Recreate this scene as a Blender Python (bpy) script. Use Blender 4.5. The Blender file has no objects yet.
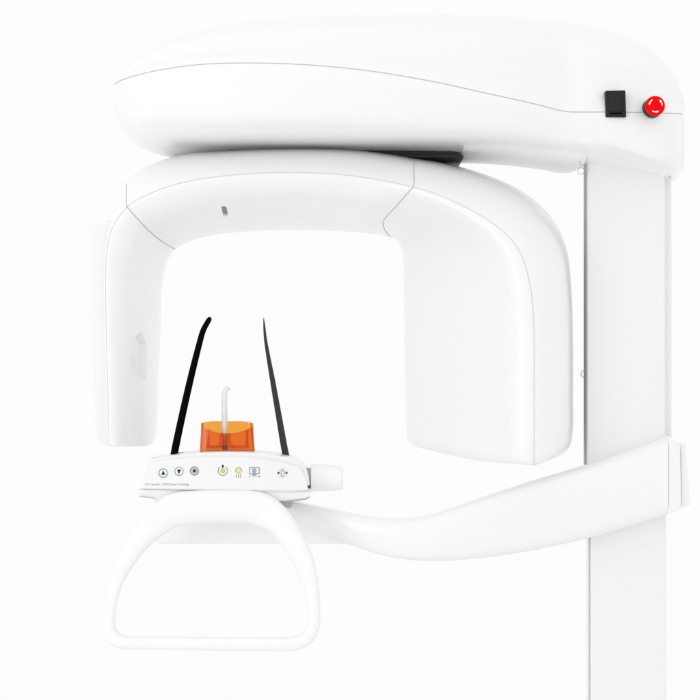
import bpy, bmesh, math, random
from mathutils import Vector, Matrix
random.seed(4)
sc = bpy.context.scene
COL = sc.collection
# ------------------------------------------------------------------ frame of reference
F, D, H = 1800.0, 3.0, 1.35          # focal length in photo pixels, camera distance and height (m)
ROOT = Vector((0.53, 0.17, 0.0))     # foot of the column

def W(u, v, y):
    s = (y + D) / F
    return Vector(((u - 350) * s, y, H + (350 - v) * s))

# ------------------------------------------------------------------ materials
def principled(name, col, rough=0.4, spec=0.5, noise=0.0, metallic=0.0, trans=0.0, ior=1.45, coat=0.0, bump=0.0):
    m = bpy.data.materials.new(name); m.use_nodes = True
    nt = m.node_tree; b = nt.nodes['Principled BSDF']
    b.inputs['Base Color'].default_value = (*col, 1)
    b.inputs['Roughness'].default_value = rough
    b.inputs['Specular IOR Level'].default_value = spec
    b.inputs['Metallic'].default_value = metallic
    b.inputs['Transmission Weight'].default_value = trans
    b.inputs['IOR'].default_value = ior
    b.inputs['Coat Weight'].default_value = coat
    tc = nt.nodes.new('ShaderNodeTexCoord')
    if noise:
        n = nt.nodes.new('ShaderNodeTexNoise'); n.inputs['Scale'].default_value = 14; n.inputs['Detail'].default_value = 4
        nt.links.new(tc.outputs['Object'], n.inputs['Vector'])
        mr = nt.nodes.new('ShaderNodeMapRange')
        mr.inputs['To Min'].default_value = max(0.02, rough - noise); mr.inputs['To Max'].default_value = rough + noise
        nt.links.new(n.outputs['Fac'], mr.inputs['Value'])
        nt.links.new(mr.outputs['Result'], b.inputs['Roughness'])
    if bump:
        n2 = nt.nodes.new('ShaderNodeTexNoise'); n2.inputs['Scale'].default_value = 900; n2.inputs['Detail'].default_value = 2
        nt.links.new(tc.outputs['Object'], n2.inputs['Vector'])
        bp = nt.nodes.new('ShaderNodeBump'); bp.inputs['Strength'].default_value = bump; bp.inputs['Distance'].default_value = 0.0004
        nt.links.new(n2.outputs['Fac'], bp.inputs['Height'])
        nt.links.new(bp.outputs['Normal'], b.inputs['Normal'])
    return m

M = {
    'paint':  principled('white_gloss_paint', (0.94, 0.94, 0.94), 0.28, 0.5, noise=0.02, coat=0.25),
    'panel':  principled('white_membrane', (0.90, 0.90, 0.905), 0.38, 0.4, noise=0.05, bump=0.08),
    'alu':    principled('white_column_paint', (0.91, 0.91, 0.91), 0.45, 0.4, noise=0.05, bump=0.06),
    'seam':   principled('grey_seam_gasket', (0.55, 0.55, 0.55), 0.7, 0.2),
    'seam_dark': principled('dark_seam_gasket', (0.52, 0.52, 0.52), 0.7, 0.2),
    'seam_light': principled('pale_seam_gasket', (0.70, 0.70, 0.70), 0.7, 0.2),
    'slot':   principled('grey_rail_recess', (0.10, 0.10, 0.105), 0.6, 0.3),
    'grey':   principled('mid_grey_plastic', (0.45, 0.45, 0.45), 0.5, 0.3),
    'black':  principled('black_plastic', (0.012, 0.012, 0.013), 0.42, 0.35, noise=0.08, bump=0.1),
    'carbon': principled('black_rod_carbon', (0.0015, 0.0015, 0.0015), 0.7, 0.05),
    'darkrod': principled('dark_grey_rod', (0.03, 0.03, 0.032), 0.45, 0.3, noise=0.08),
    'bearing': principled('dark_bearing_plate', (0.035, 0.035, 0.035), 0.5, 0.35, noise=0.1),
    'red':    principled('red_switch_plastic', (0.93, 0.0, 0.002), 0.45, 0.08),
    'ink':    principled('dark_print_ink', (0.045, 0.045, 0.05), 0.6, 0.2),
    'greyink': principled('grey_print_ink', (0.33, 0.33, 0.33), 0.6, 0.2),
    'discink': principled('light_grey_print', (0.55, 0.55, 0.55), 0.6, 0.2),
    'blue':   principled('pale_blue_print', (0.62, 0.80, 0.93), 0.5, 0.2),
    'bluedot': principled('blue_lamp_lens', (0.30, 0.48, 0.90), 0.3, 0.3),
    'green':  principled('green_lamp_lens', (0.58, 0.84, 0.01), 0.3, 0.3),
    'yellow': principled('yellow_lamp_lens', (1.0, 0.92, 0.01), 0.3, 0.3),
    'white':  principled('white_print', (0.95, 0.95, 0.95), 0.5, 0.3),
    'floor':  principled('pale_studio_floor', (0.86, 0.86, 0.86), 0.6, 0.3, noise=0.05),
    'orange': principled('orange_translucent', (0.90, 0.385, 0.06), 0.04, 0.5, trans=1.0, ior=1.36),
    'clear':  principled('pale_plastic', (0.86, 0.86, 0.86), 0.22, 0.5),
}

# ------------------------------------------------------------------ object helpers
def obj(name, bm, mats, parent=None, label=None, smooth=35):
    bmesh.ops.remove_doubles(bm, verts=bm.verts[:], dist=1e-6)
    bmesh.ops.recalc_face_normals(bm, faces=bm.faces[:])
    off = ROOT if parent is not None else Vector()
    for v in bm.verts: v.co -= off
    me = bpy.data.meshes.new(name); bm.to_mesh(me); bm.free()
    for k in (mats if isinstance(mats, (list, tuple)) else [mats]): me.materials.append(M[k])
    for p in me.polygons: p.use_smooth = True
    me.set_sharp_from_angle(angle=math.radians(smooth))
    o = bpy.data.objects.new(name, me); COL.objects.link(o)
    if parent is not None: o.parent = parent
    if label: o['label'] = label
    return o

def thing(name, label, cat, loc):
    o = bpy.data.objects.new(name, None); COL.objects.link(o)
    o.location = loc; o.empty_display_size = 0.1
    o['label'] = label; o['category'] = cat
    return o

def crspline(P, n, closed=False):
    """centripetal Catmull-Rom through P, n samples per span"""
    P = [Vector(p) for p in P]; N = len(P); out = []
    spans = N if closed else N - 1
    for i in range(spans):
        p1, p2 = P[i], P[(i + 1) % N]
        p0 = P[i - 1] if (closed or i > 0) else p1 * 2 - p2
        p3 = P[(i + 2) % N] if (closed or i + 2 < N) else p2 * 2 - p1
        def kn(a, b): return max((b - a).length ** 0.5, 1e-4)
        t0 = 0; t1 = kn(p0, p1); t2 = t1 + kn(p1, p2); t3 = t2 + kn(p2, p3)
        for k in range(n):
            t = t1 + (t2 - t1) * k / n
            A1 = p0 * ((t1 - t) / (t1 - t0)) + p1 * ((t - t0) / (t1 - t0))
            A2 = p1 * ((t2 - t) / (t2 - t1)) + p2 * ((t - t1) / (t2 - t1))
            A3 = p2 * ((t3 - t) / (t3 - t2)) + p3 * ((t - t2) / (t3 - t2))
            B1 = A1 * ((t2 - t) / (t2 - t0)) + A2 * ((t - t0) / (t2 - t0))
            B2 = A2 * ((t3 - t) / (t3 - t1)) + A3 * ((t - t1) / (t3 - t1))
            out.append(B1 * ((t2 - t) / (t2 - t1)) + B2 * ((t - t1) / (t2 - t1)))
    if not closed: out.append(P[-1].copy())
    return out

def grid_from(stations, ns=8, npf=6, px=True):
    """stations: list of closed profiles of (u,v,y) control points -> dense rows of 3-D points"""
    st = [[W(*p) for p in s] if px else [Vector(p) for p in s] for s in stations]
    K = len(st[0])
    cols = [crspline([s[k] for s in st], ns) for k in range(K)]
    rows = []
    for j in range(len(cols[0])):
        rows.append(crspline([cols[k][j] for k in range(K)], npf, closed=True))
    return rows

def skin(bm, rows, cap0=True, cap1=True, mat=0):
    V = [[bm.verts.new(p) for p in r] for r in rows]
    n = len(rows[0])
    for a, b in zip(V, V[1:]):
        for k in range(n):
            f = bm.faces.new((a[k], a[(k + 1) % n], b[(k + 1) % n], b[k])); f.material_index = mat
    if cap0: bm.faces.new(V[0]).material_index = mat
    if cap1: bm.faces.new(V[-1][::-1]).material_index = mat

def endcap(rows, depth, shrink=0.06, last=True):
    """round an open end off: rows shrink while they move outwards"""
    r = rows if last else rows[::-1]
    c = sum(r[-1], Vector()) / len(r[-1]); c2 = sum(r[-2], Vector()) / len(r[-2])
    d = (c - c2).normalized()
    extra = []
    for k in range(1, 6):
        t = k / 5 * math.pi / 2
        extra.append([c + (p - c) * (1 - shrink * (1 - math.cos(t))) + d * depth * math.sin(t) for p in r[-1]])
    r = r + extra
    return r if last else r[::-1]

def tube(bm, pts, r, n=8, mat=0, cap=True):
    pts = [Vector(p) for p in pts]
    rr = r if isinstance(r, (list, tuple)) else [r] * len(pts)
    rings = []; up = Vector((0.1, 0.2, 1)).normalized()
    for i, p in enumerate(pts):
        t = (pts[min(i + 1, len(pts) - 1)] - pts[max(i - 1, 0)]).normalized()
        a = t.cross(up)
        if a.length < 0.1: a = t.cross(Vector((1, 0.2, 0)))
        a.normalize(); b = t.cross(a).normalized()
        rings.append([p + (a * math.cos(q) + b * math.sin(q)) * rr[i] for q in [2 * math.pi * k / n for k in range(n)]])
    skin(bm, rings, cap, cap, mat)

def prism(bm, front, back, bevel=0.0, seg=4, mat=0):
    """front/back: equal lists of 3-D points; closed solid with bevelled edges"""
    b2 = bmesh.new()
    a = [b2.verts.new(p) for p in front]; b = [b2.verts.new(p) for p in back]
    n = len(a)
    b2.faces.new(a); b2.faces.new(b[::-1])
    for k in range(n): b2.faces.new((a[k], b[k], b[(k + 1) % n], a[(k + 1) % n]))
    bmesh.ops.recalc_face_normals(b2, faces=b2.faces[:])
    if bevel:
        es = [e for e in b2.edges if e.calc_face_angle(0) > math.radians(25)]
        bmesh.ops.bevel(b2, geom=es, offset=bevel, segments=seg, profile=0.5, affect='EDGES', clamp_overlap=True)
    for f in b2.faces: f.material_index = mat
    me = bpy.data.meshes.new('tmp'); b2.to_mesh(me); b2.free()
    bm.from_mesh(me); bpy.data.meshes.remove(me)

def pbox(bm, u0, v0, u1, v1, y0, y1, bevel=0.003, seg=4, mat=0):
    fr = [W(u0, v0, y0), W(u1, v0, y0), W(u1, v1, y0), W(u0, v1, y0)]
    prism(bm, fr, [Vector((p.x, y1, p.z)) for p in fr], bevel, seg, mat)

def ppoly(bm, pts, y0, y1, bevel=0.003, seg=4, mat=0):
    fr = [W(u, v, y0) for u, v in pts]
    prism(bm, fr, [Vector((p.x, y1, p.z)) for p in fr], bevel, seg, mat)

def lathe(bm, c, axis, prof, n=48, mat=0):
    """prof: (distance along axis, radius)"""
    axis = axis.normalized(); a = axis.cross(Vector((0, 0, 1)))
    if a.length < 0.1: a = axis.cross(Vector((1, 0, 0)))
    a.normalize(); b = axis.cross(a)
    rows = [[c + axis * d + (a * math.cos(q) + b * math.sin(q)) * r for q in [2 * math.pi * k / n for k in range(n)]] for d, r in prof]
    skin(bm, rows, True, True, mat)

# ================================================================== THE X-RAY UNIT
unit = thing('panoramic_xray_unit', 'tall white panoramic dental x-ray machine with a curved overhead arm, arched scanner, handle and column', 'x-ray machine', ROOT)

# ------------------------------------------------------------------ overhead arm
#        T0 back-top, T1 ridge, T2 shoulder, T3 above seam, S seam, L0 below seam, L1 low front, L2 front-bottom edge, L3 bottom middle, L4 back bottom, B back
def arm_station(u, top, seam, low, bot, backbot, yf, yb, us=None):
    h = seam - top; g = bot - seam
    mid = (yf + yb) / 2; k = min(1.0, (yb - yf) / .40)
    return [(u, top + 0.16 * h, mid + 0.30 * (yb - yf)),
            (u, top, mid - 0.02 * k),
            (u, top + 0.20 * h, yf + 0.26 * (mid - yf)),
            (u, top + 0.62 * h, yf + 0.035 * k),
            (u, seam, yf),
            (u, seam + 0.38 * (low - seam), yf + 0.004 * k),
            (u, low, yf + 0.022 * k),
            (u, low + (bot - low) * 0.58, yf + 0.048 * k),
            (u, bot, yf + 0.085 * k),
            (u, bot + 0.51 * (backbot - bot), mid),
            (u, backbot, yb - 0.06 * k),
            (u, (top + bot) / 2, yb)]
A = [arm_station(*s) for s in [
    # u   top  seam  low  bot  backbot  yf     yb
    (115,  78,  84, 100, 108, 113,   .045,  .190),
    (122,  69,  80, 108, 120, 128,   .000,  .240),
    (136,  58,  75.5,115, 131, 142,  -.045,  .290),
    (160,  45,  70, 118, 136, 152,  -.085,  .330),
    (200,  31,  64.5,119, 137, 157, -.115,  .345),
    (250,  22,  63, 119, 136, 158,  -.130,  .350),
    (310,  17,  65, 119, 136, 158, -.135,  .350),
    (370,  15,  71, 121, 137, 158.5, -.130,  .350),
    (430,  14.5, 81, 125, 139, 159,  -.115,  .350),
    (490,  16,  94, 128, 142, 160.5, -.090,  .345),
    (535,  19, 104, 133, 148, 165.5, -.060,  .335),
    (566,  22, 111.5, 141, 154, 170, -.035,  .325),
]]
rows = grid_from(A, 8, 6)
# head block over the column
def head_station(u, top, seam, ledge, bot, yf, yb, rec=.04, yl=.076):
    mid = (yf + yb) / 2; h = seam - top
    return [(u, top + 0.16 * h, mid + 0.30 * (yb - yf)),
            (u, top, mid - 0.02),
            (u, top + 0.20 * h, yf + 0.26 * (mid - yf)),
            (u, top + 0.62 * h, yf + 0.022),
            (u, seam, yf),
            (u, seam + 0.60 * (ledge - seam), yf + 0.004),
            (u, ledge, yf + 0.012),
            (u, ledge + (bot - ledge) * 0.30, min(yf + rec, .07)),
            (u, bot - 2.0, max(yf + .03, yl)),
            (u, bot, max(yf + .036, yl + .010)),
            (u, bot + 4, yb - 0.06),
            (u, (top + bot) / 2, yb)]
Hd = [head_station(*s) for s in [
    (585,  25, 112, 137, 157, -.030, .320, .016, .034),
    (612,  31.5, 112, 144.5, 162.5, -.025, .315, .030, .060),
    (640,  43, 112.5, 153.5, 169, -.018, .305),
    (660,  57, 113, 160, 173.5, -.008, .290),
    (674,  74, 113.5, 160, 174, .014, .260),
    (682,  93, 114, 150, 164, .050, .220),
]]
allst = A + Hd
rows0 = grid_from(allst, 8, 6)
rows = endcap(endcap(rows0, .0065, .45, True), .004, .40, False)
bm = bmesh.new(); skin(bm, rows)
arm = obj('overhead_arm', bm, 'paint', unit, smooth=85)
# seam round the overhead arm (gasket line between the two shells)
bm = bmesh.new(); tube(bm, [r[4 * 6] + Vector((0, 0.0002, 0)) for r in rows0], 0.00085, 8)
obj('seam', bm, 'seam', arm)

# rocker switch on the head
bm = bmesh.new()
ppoly(bm, [(605.5, 90.5), (625.5, 90.2), (626.4, 117), (605.8, 117)], -.0305, .02, 0.0016, 3)
ppoly(bm, [(608.5, 94.5), (622.8, 94.3), (623.4, 111.5), (608.7, 111.5)], -.033, .0, 0.0012, 3)
ppoly(bm, [(609.5, 112.6), (622.6, 112.6), (622.7, 114.2), (609.6, 114.2)], -.0315, .0, 0.0006, 2, mat=1)
obj('power_switch', bm, ['black', 'carbon'], arm, 'black rocker switch')

# emergency stop
bm = bmesh.new()
ax = Vector((0.02, -1, 0.01)).normalized()
c = W(653.7, 107.1, -.030)
lathe(bm, c - ax * 0.034, ax, [(0, .0163), (0.0290, .0163), (0.0325, .0155), (0.0340, .0130)], mat=1)
c2 = W(654.2, 106.5, -.039)
lathe(bm, c - ax * 0.002, (c2 - c), [(0, .0135), ((c2 - c).length + .004, .0135)], mat=1)
prof = [(0, .0120), (0.001, .0152), (0.0035, .0162), (0.0075, .0164), (0.0100, .0159), (0.0118, .0142), (0.0124, .010), (0.0126, .004)]
lathe(bm, c2, ax, prof, mat=0)
a = ax.cross(Vector((0, 0, 1))).normalized(); b = a.cross(ax).normalized()
if b.z < 0: b = -b
if a.x < 0: a = -a
for k in range(3):                                       # three curved arrows on the cap
    base = math.radians(90 + 0 + 120 * k - 60)
    pin, pout, n = [], [], 10
    for i in range(n + 1):
        q = base + math.radians(-31 + 60 * i / n)
        w = 0.0009 if i < 7 else 0.0015 * (1 - (i - 7) / 3.0) + 0.0002
        for lst, r in ((pin, .0106 - w), (pout, .0106 + w)):
            lst.append(c2 + (a * math.cos(q) + b * math.sin(q)) * r + ax * 0.01335)
    prism(bm, pin + pout[::-1], [p - ax * 0.0016 for p in pin + pout[::-1]], 0, mat=2)
obj('emergency_stop', bm, ['red', 'black', 'white'], arm, 'red mushroom push button with white arrows')

# ------------------------------------------------------------------ pivot bearing under the arm
bm = bmesh.new()
def plan(x0, x1, y0, y1, r, z):
    out = []
    for cx, cy, a0 in ((x1 - r, y1 - r, 0), (x0 + r, y1 - r, 90), (x0 + r, y0 + r, 180), (x1 - r, y0 + r, 270)):
        for k in range(9):
            q = math.radians(a0 + 90 * k / 8); out.append(Vector((cx + r * math.cos(q), cy + r * math.sin(q), H + z)))
    return out
xl, xr = W(224, 150, .14).x, W(460, 150, .17).x
prism(bm, plan(xl, xr, .135, .30, .02, .337), plan(xl, xr, .135, .30, .02, .3535), .0010, 2)
prism(bm, plan(xl - .004, xr + .005, .131, .304, .022, .335), plan(xl - .004, xr + .005, .131, .304, .022, .3405), .001, 2)
obj('pivot_bearing', bm, 'bearing', unit)

# ------------------------------------------------------------------ rotating C-shaped scanner
#  P0 back-outer, P1 outline, P1b, P2 seam, P2b lip, P3, P3b, P4 inner outline, P5 back-inner
def c_station(p1, p2, p3, p3b, p4, y1=.10, y2=.0, y3=.022, y3b=.10, y4=.25, p0=None, p5=None):
    mx = lambda a, b, t: (a[0] + (b[0] - a[0]) * t, a[1] + (b[1] - a[1]) * t)
    q1 = mx(p1, p2, 0.28); q2 = mx(p2, p3, 0.25)
    ctr = ((p1[0] + p4[0]) / 2, (p1[1] + p4[1]) / 2)
    p0 = p0 or mx(p1, ctr, 0.25); p5 = p5 or mx(p4, ctr, 0.12)
    return [(*p0, y4 + .03), (*p1, y1), (*q1, y1 * .35 + y2 * .65), (*p2, y2), (*q2, y2 + .001), (*mx(p3, p2, .14), y3 + (y2 - y3) * .14), (*mx(p3, p3b, .14), y3 + (y3b - y3) * .14), (*p3b, y3b), (*p4, y4), (*p5, y4 + .05)]
L = lambda *a, **k: c_station(*a, **k)
left = [
    L((109,445),(114,447),(129,446.5),(145,446),(151,444)),
    L((107.5,443),(110.5,445),(128,445.5),(146,444.5),(154,440)),
    L((105.8,432),(108.8,434),(127.5,435),(145.5,434),(156,430)),
    L((105,400),(108.2,400),(127,400),(145,400),(157.3,400)),
    L((104,369),(107.3,369),(126.5,369),(145,369),(158.3,369)),
    L((103,330),(106.3,330),(126,330),(144.6,330),(160,330)),
    L((102.3,290),(105.7,290),(126,290),(144.6,288),(161.2,290)),
    L((103,252),(106.6,256),(127.5,262),(146,268),(164,270)),
    L((109.5,220),(112,229),(133,246),(150,257),(168,258)),
    L((126.5,183),(127.2,207),(142,224),(156,237),(175,249)),
]
top = [
    left[-1],
    L((146,168),(150,193.5),(163,214),(178,228),(189,241.5)),
    L((180,156.5),(185,182),(196,202),(208,217),(216,234.5)),
    L((225,151.5),(228,175.5),(235,195.5),(243,210),(250,231)),
    L((290,149),(290,172.5),(291,193.5),(292,208),(295,229.8)),
    L((345,150),(345,175),(341,196),(337,210),(338,230.8)),
    L((385,154.5),(385,181),(374,201),(364,216),(370,233.5)),
    L((414,159.5),(413,187),(398,204),(383,222),(391,237), y1=.10,y2=-.01,y3=.03,y3b=.13,y4=.26),
]
right = [
    top[-1],
    L((440,163.5),(440,195.5),(418,213),(395,231),(397.5,241), y1=.11,y2=-.02,y3=.04,y3b=.16,y4=.27),
    L((480,174),(470,209.5),(440,226),(402.5,241),(401,246), y1=.11,y2=-.03,y3=.05,y3b=.19,y4=.28),
    L((519,190.5),(499,228),(456,242),(405.5,251),(404,252), y1=.115,y2=-.04,y3=.05,y3b=.21,y4=.29),
    L((549,215),(519,250.5),(465,258),(407,265),(404.8,263), y1=.12,y2=-.05,y3=.05,y3b=.22,y4=.30),
    L((566,247),(530,285),(470,288),(407.5,288),(405.3,287), y1=.12,y2=-.05,y3=.05,y3b=.22,y4=.30),
    L((571.5,290),(533.5,322),(470,322),(407.8,322),(405.8,322), y1=.12,y2=-.05,y3=.05,y3b=.22,y4=.30),
    L((573,345),(534,355),(470,352),(408,350),(406,350), y1=.12,y2=-.05,y3=.05,y3b=.22,y4=.30),
    L((573,400),(534,410),(470,405),(408.6,400),(407,400), y1=.12,y2=-.05,y3=.05,y3b=.22,y4=.30),
    L((573,428),(534,446),(471,441),(409.2,427),(408.3,425), y1=.12,y2=-.05,y3=.05,y3b=.22,y4=.30),
    L((570,446),(534,459),(473,454.5),(411,441),(409.5,438), y1=.115,y2=-.048,y3=.052,y3b=.22,y4=.30),
    L((561,455),(534,463.5),(476,460),(416,446.5),(415,443.5), y1=.10,y2=-.043,y3=.056,y3b=.22,y4=.295),
    L((549,460.3),(534,465.2),(482,461.5),(425,448.5),(425,445.5), y1=.07,y2=-.025,y3=.075,y3b=.22,y4=.28),
]
NP = 6
full = left + top[1:] + right[1:]
NS = 8
R = grid_from(full, NS, NP)
iL = (len(left) - 1) * NS; iR = iL + (len(top) - 1) * NS
bm = bmesh.new(); skin(bm, R[iL:iR + 1])
scan = obj('rotating_arm', bm, 'paint', unit, smooth=60)
bm = bmesh.new(); skin(bm, R[:iL + 1])
sensor = obj('sensor_housing', bm, 'paint', scan, smooth=60)
bm = bmesh.new()                                             # flat outer panel on the sensor leg
ppoly(bm, [(88.8, 233), (90.5, 229), (108, 219.5), (114, 222), (114, 440), (110.5, 446), (100, 444), (97, 441), (95.7, 435), (92, 369), (89.3, 300)], .030, .20, .0035, 4)
obj('outer_panel', bm, 'panel', sensor, smooth=50)
bm = bmesh.new(); skin(bm, R[iR:])
tubeh = obj('tube_housing', bm, 'paint', scan, smooth=60)
def outward(P, k, r): return r[k]
bm = bmesh.new()
tube(bm, [r[3 * NP] for r in R[NS * 2 + 2:]], 0.00075)                 # seam between front bezel and inner cover
obj('seam', bm, 'seam_light', scan)
bm = bmesh.new(); tube(bm, [r[3 * NP] for r in R[:NS * 2 + 3]], 0.00065); obj('seam', bm, 'seam_light', sensor)
for i in (iL, iR):                                                # joints between the three covers
    bm = bmesh.new(); tube(bm, [p for p in R[i][NP + 2:8 * NP + 1]], 0.0008); obj('seam', bm, 'seam_dark', scan)
for i, kk, dv in ((iL, 3, (0, 0, 0)), (iR, 3, (0.003, 0, -.0015))):   # tiny screw heads at the corners
    p = R[i][kk * NP] + Vector(dv)
    bm = bmesh.new(); lathe(bm, p + Vector((0, .001, 0)), Vector((0, -1, 0)), [(0, .0013), (.0016, .0013), (.002, .0008)], 16); obj('screw', bm, 'seam_dark', scan)


from mathutils.bvhtree import BVHTree
def surf(o, u, v):
    """point and outward normal of a unit part where it shows at photo pixel (u,v)"""
    me = o.data
    t = BVHTree.FromPolygons([x.co + ROOT for x in me.vertices], [tuple(p.vertices) for p in me.polygons])
    cam = Vector((0, -D, H)); d = (W(u, v, 0) - cam).normalized()
    p, n, _, _ = t.ray_cast(cam, d)
    if n.dot(d) > 0: n = -n
    return p, n
def carve(o, bmc, mat=None):
    """cut a recess into a part (evaluated once, cutter removed)"""
    bmesh.ops.recalc_face_normals(bmc, faces=bmc.faces[:])
    for v in bmc.verts: v.co -= ROOT
    me = bpy.data.meshes.new('tmp'); bmc.to_mesh(me); bmc.free()
    me.materials.append(o.data.materials[0])
    c = bpy.data.objects.new('tmp', me); COL.objects.link(c); c.location = ROOT
    md = o.modifiers.new('cut', 'BOOLEAN'); md.operation = 'DIFFERENCE'; md.solver = 'EXACT'; md.object = c
    bpy.context.view_layer.update()
    dg = bpy.context.evaluated_depsgraph_get()
    nm = bpy.data.meshes.new_from_object(o.evaluated_get(dg))
    o.modifiers.clear(); o.data = nm
    for p in nm.polygons: p.use_smooth = True
    nm.set_sharp_from_angle(angle=math.radians(40))
    bpy.data.objects.remove(c); bpy.data.meshes.remove(me)
def frustum(o, pix, depth, k, out=0.008, at=None):
    P = [surf(o, u, v) for u, v in pix]
    n = sum((q[1] for q in P), Vector()).normalized()
    if at: n = surf(o, *at)[1]
    c = sum((q[0] for q in P), Vector()) / len(P)
    b = bmesh.new()
    rim = [q[0] + n * out for q in P]
    prism(b, rim, [c + (q[0] - c) * k - n * depth for q in P], 0)
    return b, n, c
# laser slot under the arch
SL = [surf(scan, u, v)[0] for u, v in ((221.6, 206.6), (226.0, 206.6), (228.2, 216.1), (223.6, 216.4))]
b, n, c = frustum(scan, [(221.2, 206.2), (226.2, 206.2), (228.6, 216.4), (223.4, 216.8)], 0.006, 0.92)
carve(scan, b)
bm = bmesh.new()
q = [p - n * .0045 for p in [surf0 for surf0 in SL]]
prism(bm, q, [p - n * .0015 for p in q], 0)
obj('laser_slot_shade', bm, 'greyink', scan)  # grey insert: the shade inside the slot put into colour
# recess with a small laser window in the sensor leg
b, n, c = frustum(sensor, [(141.5, 329), (147, 341), (147, 383), (127, 377), (127, 341)], 0.009, 0.72, 0.006, at=(134, 360))
b2 = bmesh.new()
carve(sensor, b)
p, n = surf(sensor, 132.5, 361)
bm = bmesh.new()
e = [surf(sensor, u, v)[0] + n * 0.0004 for u, v in ((130.5, 355), (135, 355), (135, 369), (130.5, 369))]
prism(bm, e, [q - n * 0.002 for q in e], 0.0006, 2)
obj('laser_window', bm, 'panel', sensor)

# ------------------------------------------------------------------ column: telescopic upper slide and lower mast
def uprod(bm, x0, x1, y0, y1, z0, z1, bev=0.002, mat=0):
    fr = [Vector((x0, y0, z0)), Vector((x1, y0, z0)), Vector((x1, y0, z1)), Vector((x0, y0, z1))]
    prism(bm, fr, [Vector((p.x, y1, p.z)) for p in fr], bev, 3, mat)
X = lambda u, y: W(u, 0, y).x
Z = lambda v, y: W(0, v, y).z
yc = .105
bm = bmesh.new()
uprod(bm, X(587.7, yc), X(664.6, yc), yc, yc + .018, Z(470, yc), Z(140, yc), 0.0022)              # face plate
uprod(bm, X(590.5, yc + .06), X(662, yc + .06), yc + .018, yc + .14, Z(470, yc), Z(140, yc), 0.001, 0)
col_u = obj('column_slide', bm, 'alu', unit)
bm = bmesh.new()
uprod(bm, X(585.3, yc + .022), X(588.2, yc + .022), yc + .0205, yc + .045, Z(466, yc), Z(150, yc), 0.0005, 0)  # rail in the side slot; its grey stands in for the slot's shade
obj('guide_rail', bm, 'grey', col_u, 'guide rail along the left edge with slot shade painted in as grey')
bm = bmesh.new()
uprod(bm, X(665.6, yc + .03), X(672.0, yc + .03), yc + .03, yc + .12, Z(450, yc), Z(150, yc), 0.004, 0)
obj('side_channel', bm, 'alu', col_u)
bm = bmesh.new()
ym = yc + .012
uprod(bm, X(590.8, ym), X(666.2, ym), ym, ym + .022, 0.03, Z(500, ym), 0.002)
uprod(bm, X(596, ym + .02), X(662, ym + .02), ym + .022, ym + .15, 0.03, Z(500, ym), 0.004)
col_l = obj('lower_column', bm, 'alu', unit)
bm = bmesh.new()
uprod(bm, X(589.6, ym + .008), X(591.2, ym + .008), ym + .006, ym + .02, 0.03, Z(500, ym), 0.0002)
obj('guide_rail', bm, 'discink', col_l)
bm = bmesh.new()                                             # thin plate shaped to stand in for the support arm's shadow on the column
y2 = yc - .002
ppoly(bm, [(591.2, 470), (666, 470), (666, 537.5), (591.2, 563)], ym - .0012, ym + .05, 0.001, 3)
obj('arm_shadow_plate', bm, 'alu', col_l)
bm = bmesh.new()
uprod(bm, X(560, ym), X(700, ym), ym - .20, ym + .24, 0.004, 0.03, 0.006)
obj('base_plate', bm, 'paint', unit)

def ring_clip(u, v, r, a0, a1, yy, rad=0.0008, mat='discink'):
    bm = bmesh.new(); c = W(u, v, yy); s = r * (yy + D) / F
    tube(bm, [c + Vector((math.cos(q) * s, 0, math.sin(q) * s)) for q in [math.radians(a0 + (a1 - a0) * k / 16) for k in range(17)]], rad, 8)
    return bm
obj('cable_clip', ring_clip(584.3, 374, 3.4, 60, 300, yc + .006, 0.0007), 'greyink', col_u)
for (u, v) in ((582.6, 162), (581.0, 171)):
    b = ring_clip(u, v, 3.2, 20, 340, yc - .004, 0.0006)
    tube(b, [W(u + 4.6, v - 3.5, yc - .006), W(u + 3.2, v + 3.0, yc - .006)], 0.0013, 8)
    obj('cable_clip', b, 'grey', col_u)
b = bmesh.new(); tube(b, [W(665.6, 172, yc - .003), W(667, 175, yc - .003)], 0.0014, 8)
tube(b, [W(669, 178, yc - .003), W(673.5, 174, yc - .003)], 0.0012, 8)
obj('cable_clip', b, 'discink', col_u)

# ------------------------------------------------------------------ support arm from the column to the chin rest
#   T back-top, F top-front, F2, G mid, B2, B bottom-front, C bottom-back
def sa(u, vt, vb, y, th=.11):
    h = vb - vt
    return [(u, vt + 2, y + th * .92), (u, vt, y + th * .5), (u, vt + .015 * h, y + .018), (u, vt + .10 * h, y + .001), (u, vt + .5 * h, y - .004), (u, vt + .92 * h, y + .002),
            (u, vb - .01 * h, y + .012), (u, vb, y + th * .5), (u, vb - 3, y + th * .92), (u, (vt + vb) / 2, y + th)]
S = [sa(*q) for q in [
    (262, 497, 515, .055), (285, 499.5, 518.5, .05), (305, 503, 525, .04), (325, 507, 533.5, .028), (350, 512.5, 544.5, .012), (375, 517, 553, .0),
    (400, 518.5, 558.5, -.01), (425, 516, 560.5, -.015), (450, 508.5, 560.2, -.012), (490, 495, 556.5, .0), (535, 480.5, 549.5, .018),
    (585, 465.5, 538.5, .035), (625, 452, 527, .045), (655, 441, 518, .05), (668, 436, 514, .052)]]
rows = grid_from(S, 6, 4)
bm = bmesh.new(); skin(bm, rows)
sup = obj('support_arm', bm, 'paint', unit, smooth=50)
bm = bmesh.new()                                             # end cover that grips the column
fr = [W(668.4, 435.8, .053), W(680.5, 446, .058), W(681.5, 509, .058), W(668.4, 514, .053)]
prism(bm, fr, [Vector((p.x, .20, p.z)) for p in fr], 0.0025, 3)
fr = [W(680.9, 446.5, .072), W(686, 444, .075), W(690.5, 505, .075), W(681.8, 508, .072)]
prism(bm, fr, [Vector((p.x, .19, p.z)) for p in fr], 0.002, 3)
obj('end_cover', bm, 'paint', sup)
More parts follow.
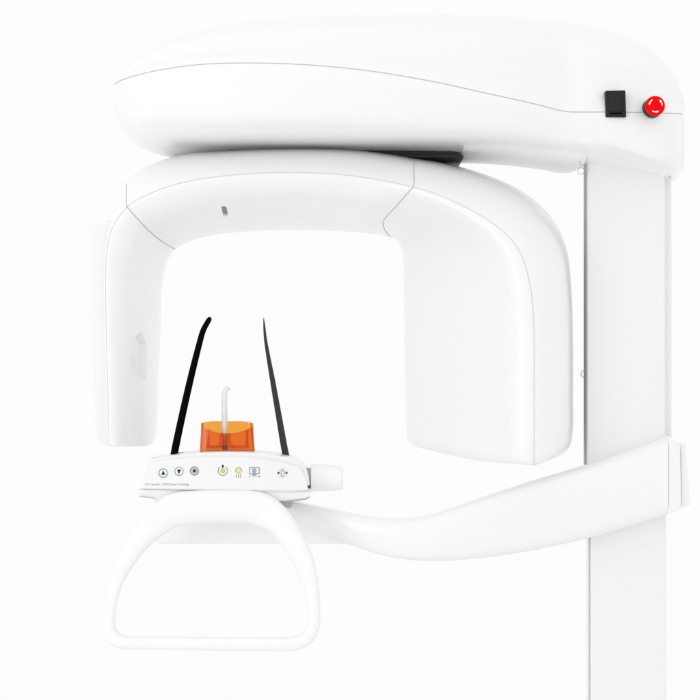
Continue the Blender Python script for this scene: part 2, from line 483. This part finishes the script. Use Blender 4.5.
bm = bmesh.new()                                             # tray under the panel
ppoly(bm, [(153, 500), (286, 500), (318, 516), (346, 532), (350, 541), (345, 544.4), (159, 544.4), (154, 541)], .045, .16, 0.006, 5)
obj('panel_tray', bm, 'paint', sup)

# ------------------------------------------------------------------ control panel
PA, PB = -.075, .55                                          # the face leans back: y = PA + PB * (z - z487)
Z0 = W(0, 487, PA).z
def PF(u, v, off=0.0):
    y = PA
    for _ in range(30):
        s = (y + D) / F; y = PA + PB * (H + (350 - v) * s - Z0)
    n = Vector((0, -1, PB)).normalized()
    return W(u, v, y) + n * off
topc = [(148.5, 461.5), (165, 459), (185, 457), (205, 456), (225, 455.5), (245, 456.2), (262, 458), (280, 461), (297, 465.5), (300.5, 467.5)]
face = [PF(*p) for p in topc] + [PF(305.5, 477), PF(308.4, 489.5), PF(290, 490), PF(225, 489.2), PF(142.2, 488), PF(142.4, 483), PF(144, 474)]
nrm = Vector((0, -1, PB)).normalized()
bm = bmesh.new()
prism(bm, face, [p - nrm * .035 for p in face], 0.0028, 5)
panel = obj('control_panel', bm, 'panel', unit, smooth=50)
# rear shell rising behind the face
bm = bmesh.new()
sh = [(143.5, 462), (150, 459), (165, 456.4), (185, 454), (205, 452.6), (226, 452), (246, 452.4), (266, 453.8), (286, 457), (300, 461.5), (305.5, 467), (308.5, 476), (309.8, 486), (143, 486)]
prism(bm, [W(u, v, -.03) for u, v in sh], [W(u, v, -.03) + Vector((0, .085, 0)) for u, v in sh], 0.004, 5)
obj('rear_shell', bm, 'paint', panel)
# base shell below the face
bm = bmesh.new()
fr = [W(137.5, 489.6, -.068), W(310, 490.6, -.068), W(310.2, 496.5, -.066), W(306, 498.8, -.064), W(290, 501, -.062), W(160, 501, -.062), (W(139, 495, -.064))]
prism(bm, fr, [Vector((p.x * .985, .06, p.z)) for p in fr], 0.003, 4)
obj('base_shell', bm, 'paint', panel)
bm = bmesh.new()                                             # shadow gap between face and base, and neck bracket
tube(bm, [W(u, v, -.0735) for u, v in ((139, 489.4), (225, 490.0), (309.5, 490.9))], 0.0007)
obj('seam', bm, 'seam', panel); bm = bmesh.new()
tube(bm, [W(u, v, -.067) for u, v in ((139, 496.2), (147, 497.2), (155, 498.5))], 0.0009)
obj('seam', bm, 'seam', panel)
bm = bmesh.new(); tube(bm, [W(u, v, -.063) for u, v in ((286, 501.4), (298, 500.4), (306, 499.0), (309.6, 497.0))], 0.0011); obj('seam', bm, 'grey', panel)  # dark strip painting the shade under the base shell, not a joint
bm = bmesh.new(); pbox(bm, 278, 498, 291.5, 508, -.03, .08, 0.003)
obj('neck_bracket', bm, 'grey', panel, 'grey bracket under the right end')

# printing and buttons on the face
def flat(bm, px, mat, off=0.0003):
    pts = [PF(u, v, off) for u, v in px]
    prism(bm, pts, [p - nrm * 0.0008 for p in pts], 0, mat=mat)
def arcpx(cx, cy, r, a0, a1, n=24): return [(cx + r * math.cos(math.radians(a0 + (a1 - a0) * k / n)), cy - r * math.sin(math.radians(a0 + (a1 - a0) * k / n))) for k in range(n + 1)]
def disc(bm, cx, cy, r, mat, off=0.0003): flat(bm, arcpx(cx, cy, r, 0, 345, 23), mat, off)
def arc(bm, cx, cy, r0, r1, a0, a1, mat, off=0.0003):
    n = 32; A_ = arcpx(cx, cy, r1, a0, a1, n); B_ = arcpx(cx, cy, r0, a0, a1, n)
    for k in range(n): flat(bm, [A_[k], A_[k + 1], B_[k + 1], B_[k]], mat, off)
def line(bm, x0, y0, x1, y1, w, mat, off=0.0003):
    dx, dy = x1 - x0, y1 - y0; l = math.hypot(dx, dy); nx, ny = -dy / l * w / 2, dx / l * w / 2
    flat(bm, [(x0 + nx, y0 + ny), (x1 + nx, y1 + ny), (x1 - nx, y1 - ny), (x0 - nx, y0 - ny)], mat, off)
MATS = ['panel', 'ink', 'greyink', 'discink', 'blue', 'bluedot', 'green', 'yellow', 'white']
def button(label, fn):
    b = bmesh.new(); fn(b); obj('button', b, MATS, panel, label)
def b1(b):
    disc(b, 163.2, 473.2, 5.4, 4, .0002); disc(b, 163.2, 473.2, 4.5, 8, .0004); arc(b, 163.2, 473.2, 3.7, 4.5, 0, 360, 2, .0006)
    flat(b, [(163.3, 470.4), (165.4, 475.0), (161.2, 475.0)], 1, .0006)
def b2(b):
    disc(b, 179, 471.4, 4.5, 8, .0004); arc(b, 179, 471.4, 3.7, 4.5, 0, 360, 2, .0006)
    flat(b, [(176.9, 469.6), (181.2, 469.6), (179.3, 474.0), (178.6, 474.0)], 1, .0006)
def b3(b):
    disc(b, 194.4, 471, 4.5, 3, .0004); arc(b, 194.4, 471, 3.7, 4.5, 0, 360, 2, .0006); disc(b, 194.4, 471, 1.6, 1, .0006)
def b4(b):
    arc(b, 222.8, 470.8, 4.2, 5.0, -235, 55, 2); disc(b, 222.8, 470.8, 1.9, 6, .0005); arc(b, 222.8, 470.8, 1.8, 2.3, 0, 360, 2, .0003)
    line(b, 222.8, 464.7, 222.8, 467.6, 1.4, 1); line(b, 221.9, 466.4, 223.7, 466.4, 1.6, 1)
def b5(b):
    arc(b, 238.6, 470.6, 2.5, 3.3, -40, 220, 2); disc(b, 238.6, 470.6, 1.7, 7, .0005); arc(b, 238.6, 473.4, 1.0, 1.5, 0, 180, 2)
    for dx, ex in ((-1.6, -2.5), (0, 0), (1.6, 2.5)): line(b, 238.6 + dx, 474.0, 238.6 + ex, 478.0, .7, 2)
def b6(b):
    x0, y0, x1, y1 = 249.6, 467.6, 259.2, 473.8
    line(b, x0, y0, x1, y0, .9, 2); line(b, x0, y1, x1, y1, .9, 2); line(b, x0, y0, x0, y1, .9, 2); line(b, x1, y0, x1, y1, .9, 2)
    disc(b, 254.2, 470.8, 1.8, 5, .0005); arc(b, 254.2, 470.8, 1.8, 2.3, 0, 360, 2)
    flat(b, [(253.2, 474.1), (255.2, 474.1), (256.6, 475.6), (251.8, 475.6)], 2)
    line(b, 248.6, 476.6, 258.6, 476.6, .45, 3); disc(b, 249.2, 476.6, .6, 3); flat(b, [(258.6, 475.7), (261.4, 476.6), (258.6, 477.5)], 2)
def b7(b):
    arc(b, 282.4, 473.2, 5.0, 5.5, 0, 360, 4)
    line(b, 281.1, 471.2, 281.1, 475.2, .7, 2, .0005); line(b, 284.0, 471.2, 284.0, 475.2, .7, 2, .0005)
    arc(b, 282.55, 471.2, 1.1, 1.8, 0, 180, 2, .0005); arc(b, 282.55, 475.2, 1.1, 1.8, 180, 360, 2, .0005)
    flat(b, [(277.0, 473.0), (279.4, 471.6), (279.4, 474.4)], 1, .0005); flat(b, [(288.0, 473.0), (285.6, 471.6), (285.6, 474.4)], 1, .0005)
for lb, fn in (('black up arrow in a grey ring with a pale blue halo', b1), ('black down arrow in a grey ring', b2), ('grey disc with a dark dot', b3),
               ('green light in an open grey ring', b4), ('yellow light above three short rays', b5), ('blue light inside a monitor outline', b6),
               ('two arrows pointing in at an oval, in a pale blue ring', b7)):
    button(lb, fn)
# small printed line at the lower left of the face
cu = bpy.data.curves.new('tmp', 'FONT'); cu.body = 'CST-F specialist \u2013 CMOS Dynamic Technology'; cu.size = 1.0
to = bpy.data.objects.new('tmp', cu); COL.objects.link(to); bpy.context.view_layer.update()
tm = bpy.data.meshes.new_from_object(to.evaluated_get(bpy.context.evaluated_depsgraph_get()))
bpy.data.objects.remove(to)
xs = [v.co.x for v in tm.vertices]; w = max(xs) - min(xs); x0 = min(xs)
bm = bmesh.new(); bm.from_mesh(tm); bpy.data.meshes.remove(tm)
k = 44.0 / w
for v in bm.verts: v.co = PF(145 + (v.co.x - x0) * k, 485.4 - v.co.y * k * 1.35, .0003)
obj('printed_text', bm, 'greyink', panel)

# ------------------------------------------------------------------ adjustment knob on the right end
bm = bmesh.new()
axis = Vector((1, 0.05, -0.012)).normalized(); c = W(310.5, 477.6, .0)
px = D / F
lathe(bm, c, axis, [(0, 13.0 * px), (.2 * px, 13.7 * px), (1.5 * px, 14.0 * px), (8 * px, 13.7 * px), (27 * px, 12.6 * px), (30.5 * px, 12.2 * px), (32 * px, 10.8 * px), (32.4 * px, 9 * px), (32.5 * px, 3 * px)], 64)
knob = obj('adjustment_knob', bm, 'paint', unit)
bm = bmesh.new()
lathe(bm, c - axis * 6 * px, axis, [(0, 10 * px), (2 * px, 10 * px), (6.5 * px, 9.6 * px)], 48)
obj('shaft', bm, 'grey', knob)

# ------------------------------------------------------------------ grab handle: a closed loop (outer, inner outline points, depth)
HS = [  # outer(u,v) inner(u,v) y
    ((225, 489.5), (222, 522.5), -.070), ((250, 489.8), (242, 523.2), -.070), ((268, 494), (257, 526), -.072), ((284, 506), (271, 533), -.078), ((300, 528), (285, 551), -.086),
    ((313, 556), (299, 577), -.096), ((319, 585), (306, 600), -.105), ((320.5, 612), (308.5, 617), -.112), ((319, 630), (306.5, 627), -.116),
    ((311, 643.5), (300, 634), -.119), ((297, 650.2), (292, 636.6), -.120), ((260, 651), (260, 637.2), -.120), ((200, 650.2), (200, 636.8), -.120), ((140, 649), (140, 636.2), -.120),
    ((118, 648), (124, 635), -.119), ((106.5, 641), (117, 630), -.117), ((102.5, 628), (115.5, 619), -.113), ((104.5, 606), (117.5, 602), -.108),
    ((109.5, 582), (123, 584), -.101), ((119, 557), (135, 564), -.094), ((133, 531), (150, 546), -.086), ((150, 508), (166, 533.5), -.078), ((168, 494), (180, 526), -.072), ((195, 490), (202, 523), -.070)]
def hand_prof(o, i, y, nn=20):
    a, b = W(*o, y), W(*i, y); c = (a + b) / 2; h = (a - b) / 2; r = h.length
    th = min(r, 0.0135 + 0.12 * r); out = []
    for k in range(nn):
        q = 2 * math.pi * k / nn; cs, sn = math.cos(q), math.sin(q)
        p = 2 / 2.5
        out.append(c + h * (abs(cs) ** p * (1 if cs > 0 else -1)) + Vector((0, 1, 0)) * th * (abs(sn) ** p * (1 if sn > 0 else -1)))
    return out
cps = [hand_prof(*h) for h in HS]
cols = [crspline([c[k] for c in cps], 8, closed=True) for k in range(20)]
rows = [[cols[k][j] for k in range(20)] for j in range(len(cols[0]))]
bm = bmesh.new(); skin(bm, rows + [rows[0]], False, False)
obj('handle', bm, 'paint', unit, smooth=60)

# ------------------------------------------------------------------ temple rods
def blade(pts, mat, label):
    """pts: u, v, half width in px, y"""
    st = []
    for k, (u, v, hw, y) in enumerate(pts):
        n = 12; p = W(u, v, y); s = (y + D) / F
        q = pts[min(k + 1, len(pts) - 1)]; r = pts[max(k - 1, 0)]
        t = (W(q[0], q[1], q[3]) - W(r[0], r[1], r[3])).normalized()
        ac = t.cross(Vector((0, 1, 0))).normalized()
        st.append([p + ac * hw * s * math.cos(2 * math.pi * i / n) + Vector((0, 1, 0)) * max(.0032, hw * s) * math.sin(2 * math.pi * i / n) for i in range(n)])
    cols = [crspline([c[k] for c in st], 6) for k in range(12)]
    rows = [[cols[k][j] for k in range(12)] for j in range(len(cols[0]))]
    bm = bmesh.new(); skin(bm, rows); return obj('temple_rod', bm, mat, unit, label, smooth=60)
blade([(173.5, 460, 3.9, .02), (174.6, 452, 3.8, .02), (183, 412, 3.6, .02), (191.5, 375, 3.4, .02), (199, 345, 3.1, .02), (203, 331, 2.9, .02), (206.8, 323.5, 2.7, .02), (209.2, 319.5, 2.5, .02), (210.3, 317.8, 1.6, .02), (210.7, 317.2, .3, .02)], 'carbon', 'black rod on the left, bent over at its tip')
blade([(287.5, 462, 3.5, .03), (285.2, 452, 3.4, .03), (279.5, 420, 3.1, .03), (272.5, 380, 2.6, .03), (268, 355, 2.0, .03), (265.2, 337, 1.5, .03), (264.2, 325, 1.0, .03), (263.8, 319.5, .5, .03), (263.7, 317.5, .2, .03)], 'darkrod', 'dark grey rod on the right, tapering to a thin tip')
bm = bmesh.new()
tube(bm, [W(175.5, 453.6, .02), W(184, 453.0, .02)], .0022); obj('rod_mount', bm, 'discink', unit); bm = bmesh.new(); tube(bm, [W(280, 454.6, .03), W(287, 455.5, .03)], .0016)
obj('rod_mount', bm, 'discink', unit)

# ------------------------------------------------------------------ chin rest and bite stick (both lift out)
CR = W(228, 455, .015)
chin = thing('chin_rest', 'orange see-through plastic chin rest standing upright behind the control panel', 'chin rest', CR)
def child(name, bm, mats, parent, label=None):
    bmesh.ops.remove_doubles(bm, verts=bm.verts[:], dist=1e-6); bmesh.ops.recalc_face_normals(bm, faces=bm.faces[:])
    for v in bm.verts: v.co -= CR
    me = bpy.data.meshes.new(name); bm.to_mesh(me); bm.free()
    for k in mats: me.materials.append(M[k])
    for p in me.polygons: p.use_smooth = True
    me.set_sharp_from_angle(angle=math.radians(40))
    o = bpy.data.objects.new(name, me); COL.objects.link(o); o.parent = parent
    return o
# curved front wall with a dipped rim
bm = bmesh.new()
n = 24; T = .003
def wall_mesh(bm, rows):
    skin(bm, rows, False, False); bm.verts.ensure_lookup_table()
    N = len(rows[0]); m = N // 2
    for base in (0, (len(rows) - 1) * N):
        for i in range(m - 1):
            a = [base + i, base + i + 1, base + N - 2 - i, base + N - 1 - i]
            bm.faces.new([bm.verts[k] for k in a])
def wall(u0t, u0b, u1t, u1b, rim, bot, yfun, th):
    fr, bk = [], []
    for j in range(7):
        a, b = [], []
        for i in range(n + 1):
            t = i / n; vt = rim(t); v = vt + (bot - vt) * j / 6
            u = (u0t + (u0b - u0t) * j / 6) * (1 - t) + (u1t + (u1b - u1t) * j / 6) * t
            p = W(u, v, yfun(t)); a.append(p); b.append(p + Vector((0, th, 0)))
        fr.append(a); bk.append(b)
    return [f + b[::-1] for f, b in zip(fr, bk)]
wall_mesh(bm, wall(201.2, 199.2, 252.8, 255.4, lambda t: 426 + 7.5 * math.sin(math.pi * t) ** .8, 462, lambda t: 0.012 - .005 * math.sin(math.pi * t), T))
child('front_wall', bm, ['orange'], chin)
bm = bmesh.new()
wall_mesh(bm, wall(201.0, 200.3, 253.2, 255.0, lambda t: 421.2 + 2.2 * abs(2 * t - 1) ** 6, 462, lambda t: .075 + .010 * math.sin(math.pi * t), T))
child('back_wall', bm, ['orange'], chin)
for ua, ub in ((201.4, 199.6), (252.2, 255.0)):
    bm = bmesh.new()
    sg = 1 if ua < 228 else -1
    f_ = [W(ua, 422.9, .0155), W(ub, 461, .0155), Vector((W(ub, 461, .0155).x, .0735, W(ub, 461, .0155).z)), Vector((W(ua + .8 * sg, 422.5, .0735).x, .0735, W(ua, 422.5, .0735).z))]
    prism(bm, f_, [p + Vector((T * sg, 0, 0)) for p in f_], .0007, 2)
    child('side_wall', bm, ['orange'], chin)
bm = bmesh.new()
pbox(bm, 206, 446.5, 249, 448.5, .016, .072, .0008, 2)
for u in (207.5, 246.5): pbox(bm, u - 1.2, 430, u + 1.2, 446, .018, .070, .0008, 2)
child('inner_frame', bm, ['orange'], chin)
bm = bmesh.new()
cc = W(224.4, 447, .04); s = 3.04 / F
for x0, x1 in ((-5.5, -1.9), (1.9, 6.0)):                      # two-sided socket, flared at its foot
    pts = []
    sg = -1 if x0 < 0 else 1
    i0, o0 = (x1, x0) if sg < 0 else (x0, x1)
    pp = [(224.6 + i0, 433.5), (224.6 + o0 - .2 * sg, 433.5), (224.6 + o0 - .4 * sg, 441), (224.6 + o0 + 2.2 * sg, 446.2), (224.6 + i0, 446.2)]
    ppoly(bm, pp, .030, .050, .0008, 2)
child('bite_socket', bm, ['orange'], chin)

bm = bmesh.new()
yb = .040
pts = [(225.2, 450), (225.0, 444), (224.8, 432), (224.6, 420), (224.4, 405), (224.5, 396), (225.0, 392), (225.8, 389.6), (226.8, 388.3), (228.4, 388.3), (229.4, 389.4), (229.6, 390.6)]
rr = [2.6, 2.7, 2.8, 2.9, 2.9, 2.8, 2.6, 2.3, 2.1, 1.9, 1.6, .9]
P = crspline([W(u, v, yb) for u, v in pts], 5); r2 = []
for k in range(len(P)):
    t = k / 5; i = min(int(t), len(rr) - 2); r2.append((rr[i] + (rr[i + 1] - rr[i]) * (t - i)) * s)
tube(bm, P, r2, 20)
for v in bm.verts: v.co -= Vector((0, 0, 0))
bmesh.ops.recalc_face_normals(bm, faces=bm.faces[:])
BP = W(225, 448, yb)
for v in bm.verts: v.co -= BP
me = bpy.data.meshes.new('bite_stick'); bm.to_mesh(me); bm.free(); me.materials.append(M['clear'])
for p in me.polygons: p.use_smooth = True
me.set_sharp_from_angle(angle=math.radians(60))
bite = bpy.data.objects.new('bite_stick', me); COL.objects.link(bite); bite.location = BP
bite['label'] = 'slender pale plastic bite stick with hooked tip rising out of the orange chin rest'; bite['category'] = 'bite stick'

# ------------------------------------------------------------------ studio floor the column stands on (below the frame)
bm = bmesh.new()
bmesh.ops.create_circle(bm, cap_ends=True, radius=3.4, segments=96, matrix=Matrix.Translation((0.1, -0.4, 0)))
fl = obj('floor', bm, 'floor'); fl['kind'] = 'structure'

# ------------------------------------------------------------------ light: white studio surround plus one large soft box
w = bpy.data.worlds.new('World'); sc.world = w; w.use_nodes = True
bg = w.node_tree.nodes['Background']; bg.inputs['Color'].default_value = (1, 1, 1, 1); bg.inputs['Strength'].default_value = 0.98
def area(name, loc, target, size, power):
    l = bpy.data.lights.new(name, 'AREA'); l.shape = 'DISK'; l.size = size; l.energy = power
    o = bpy.data.objects.new(name, l); COL.objects.link(o); o.location = loc
    o.rotation_euler = (Vector(target) - Vector(loc)).to_track_quat('-Z', 'Y').to_euler()
    return o
area('soft_box', (-2.3, -3.2, 1.45), (0.1, 0, 1.40), 1.6, 16)

# ------------------------------------------------------------------ camera
cam = bpy.data.cameras.new('Camera'); co = bpy.data.objects.new('Camera', cam); COL.objects.link(co)
co.location = (0, -D, H); co.rotation_euler = (math.radians(90), 0, 0)
cam.sensor_width = 36; cam.lens = 36 * F / 700; cam.clip_start = 0.05; cam.clip_end = 100
sc.camera = co
vs = sc.view_settings
vs.view_transform = 'Standard'; vs.look = 'None'; vs.exposure = 0; vs.gamma = 1
sc.cycles.max_bounces = 16; sc.cycles.transmission_bounces = 12; sc.cycles.diffuse_bounces = 6
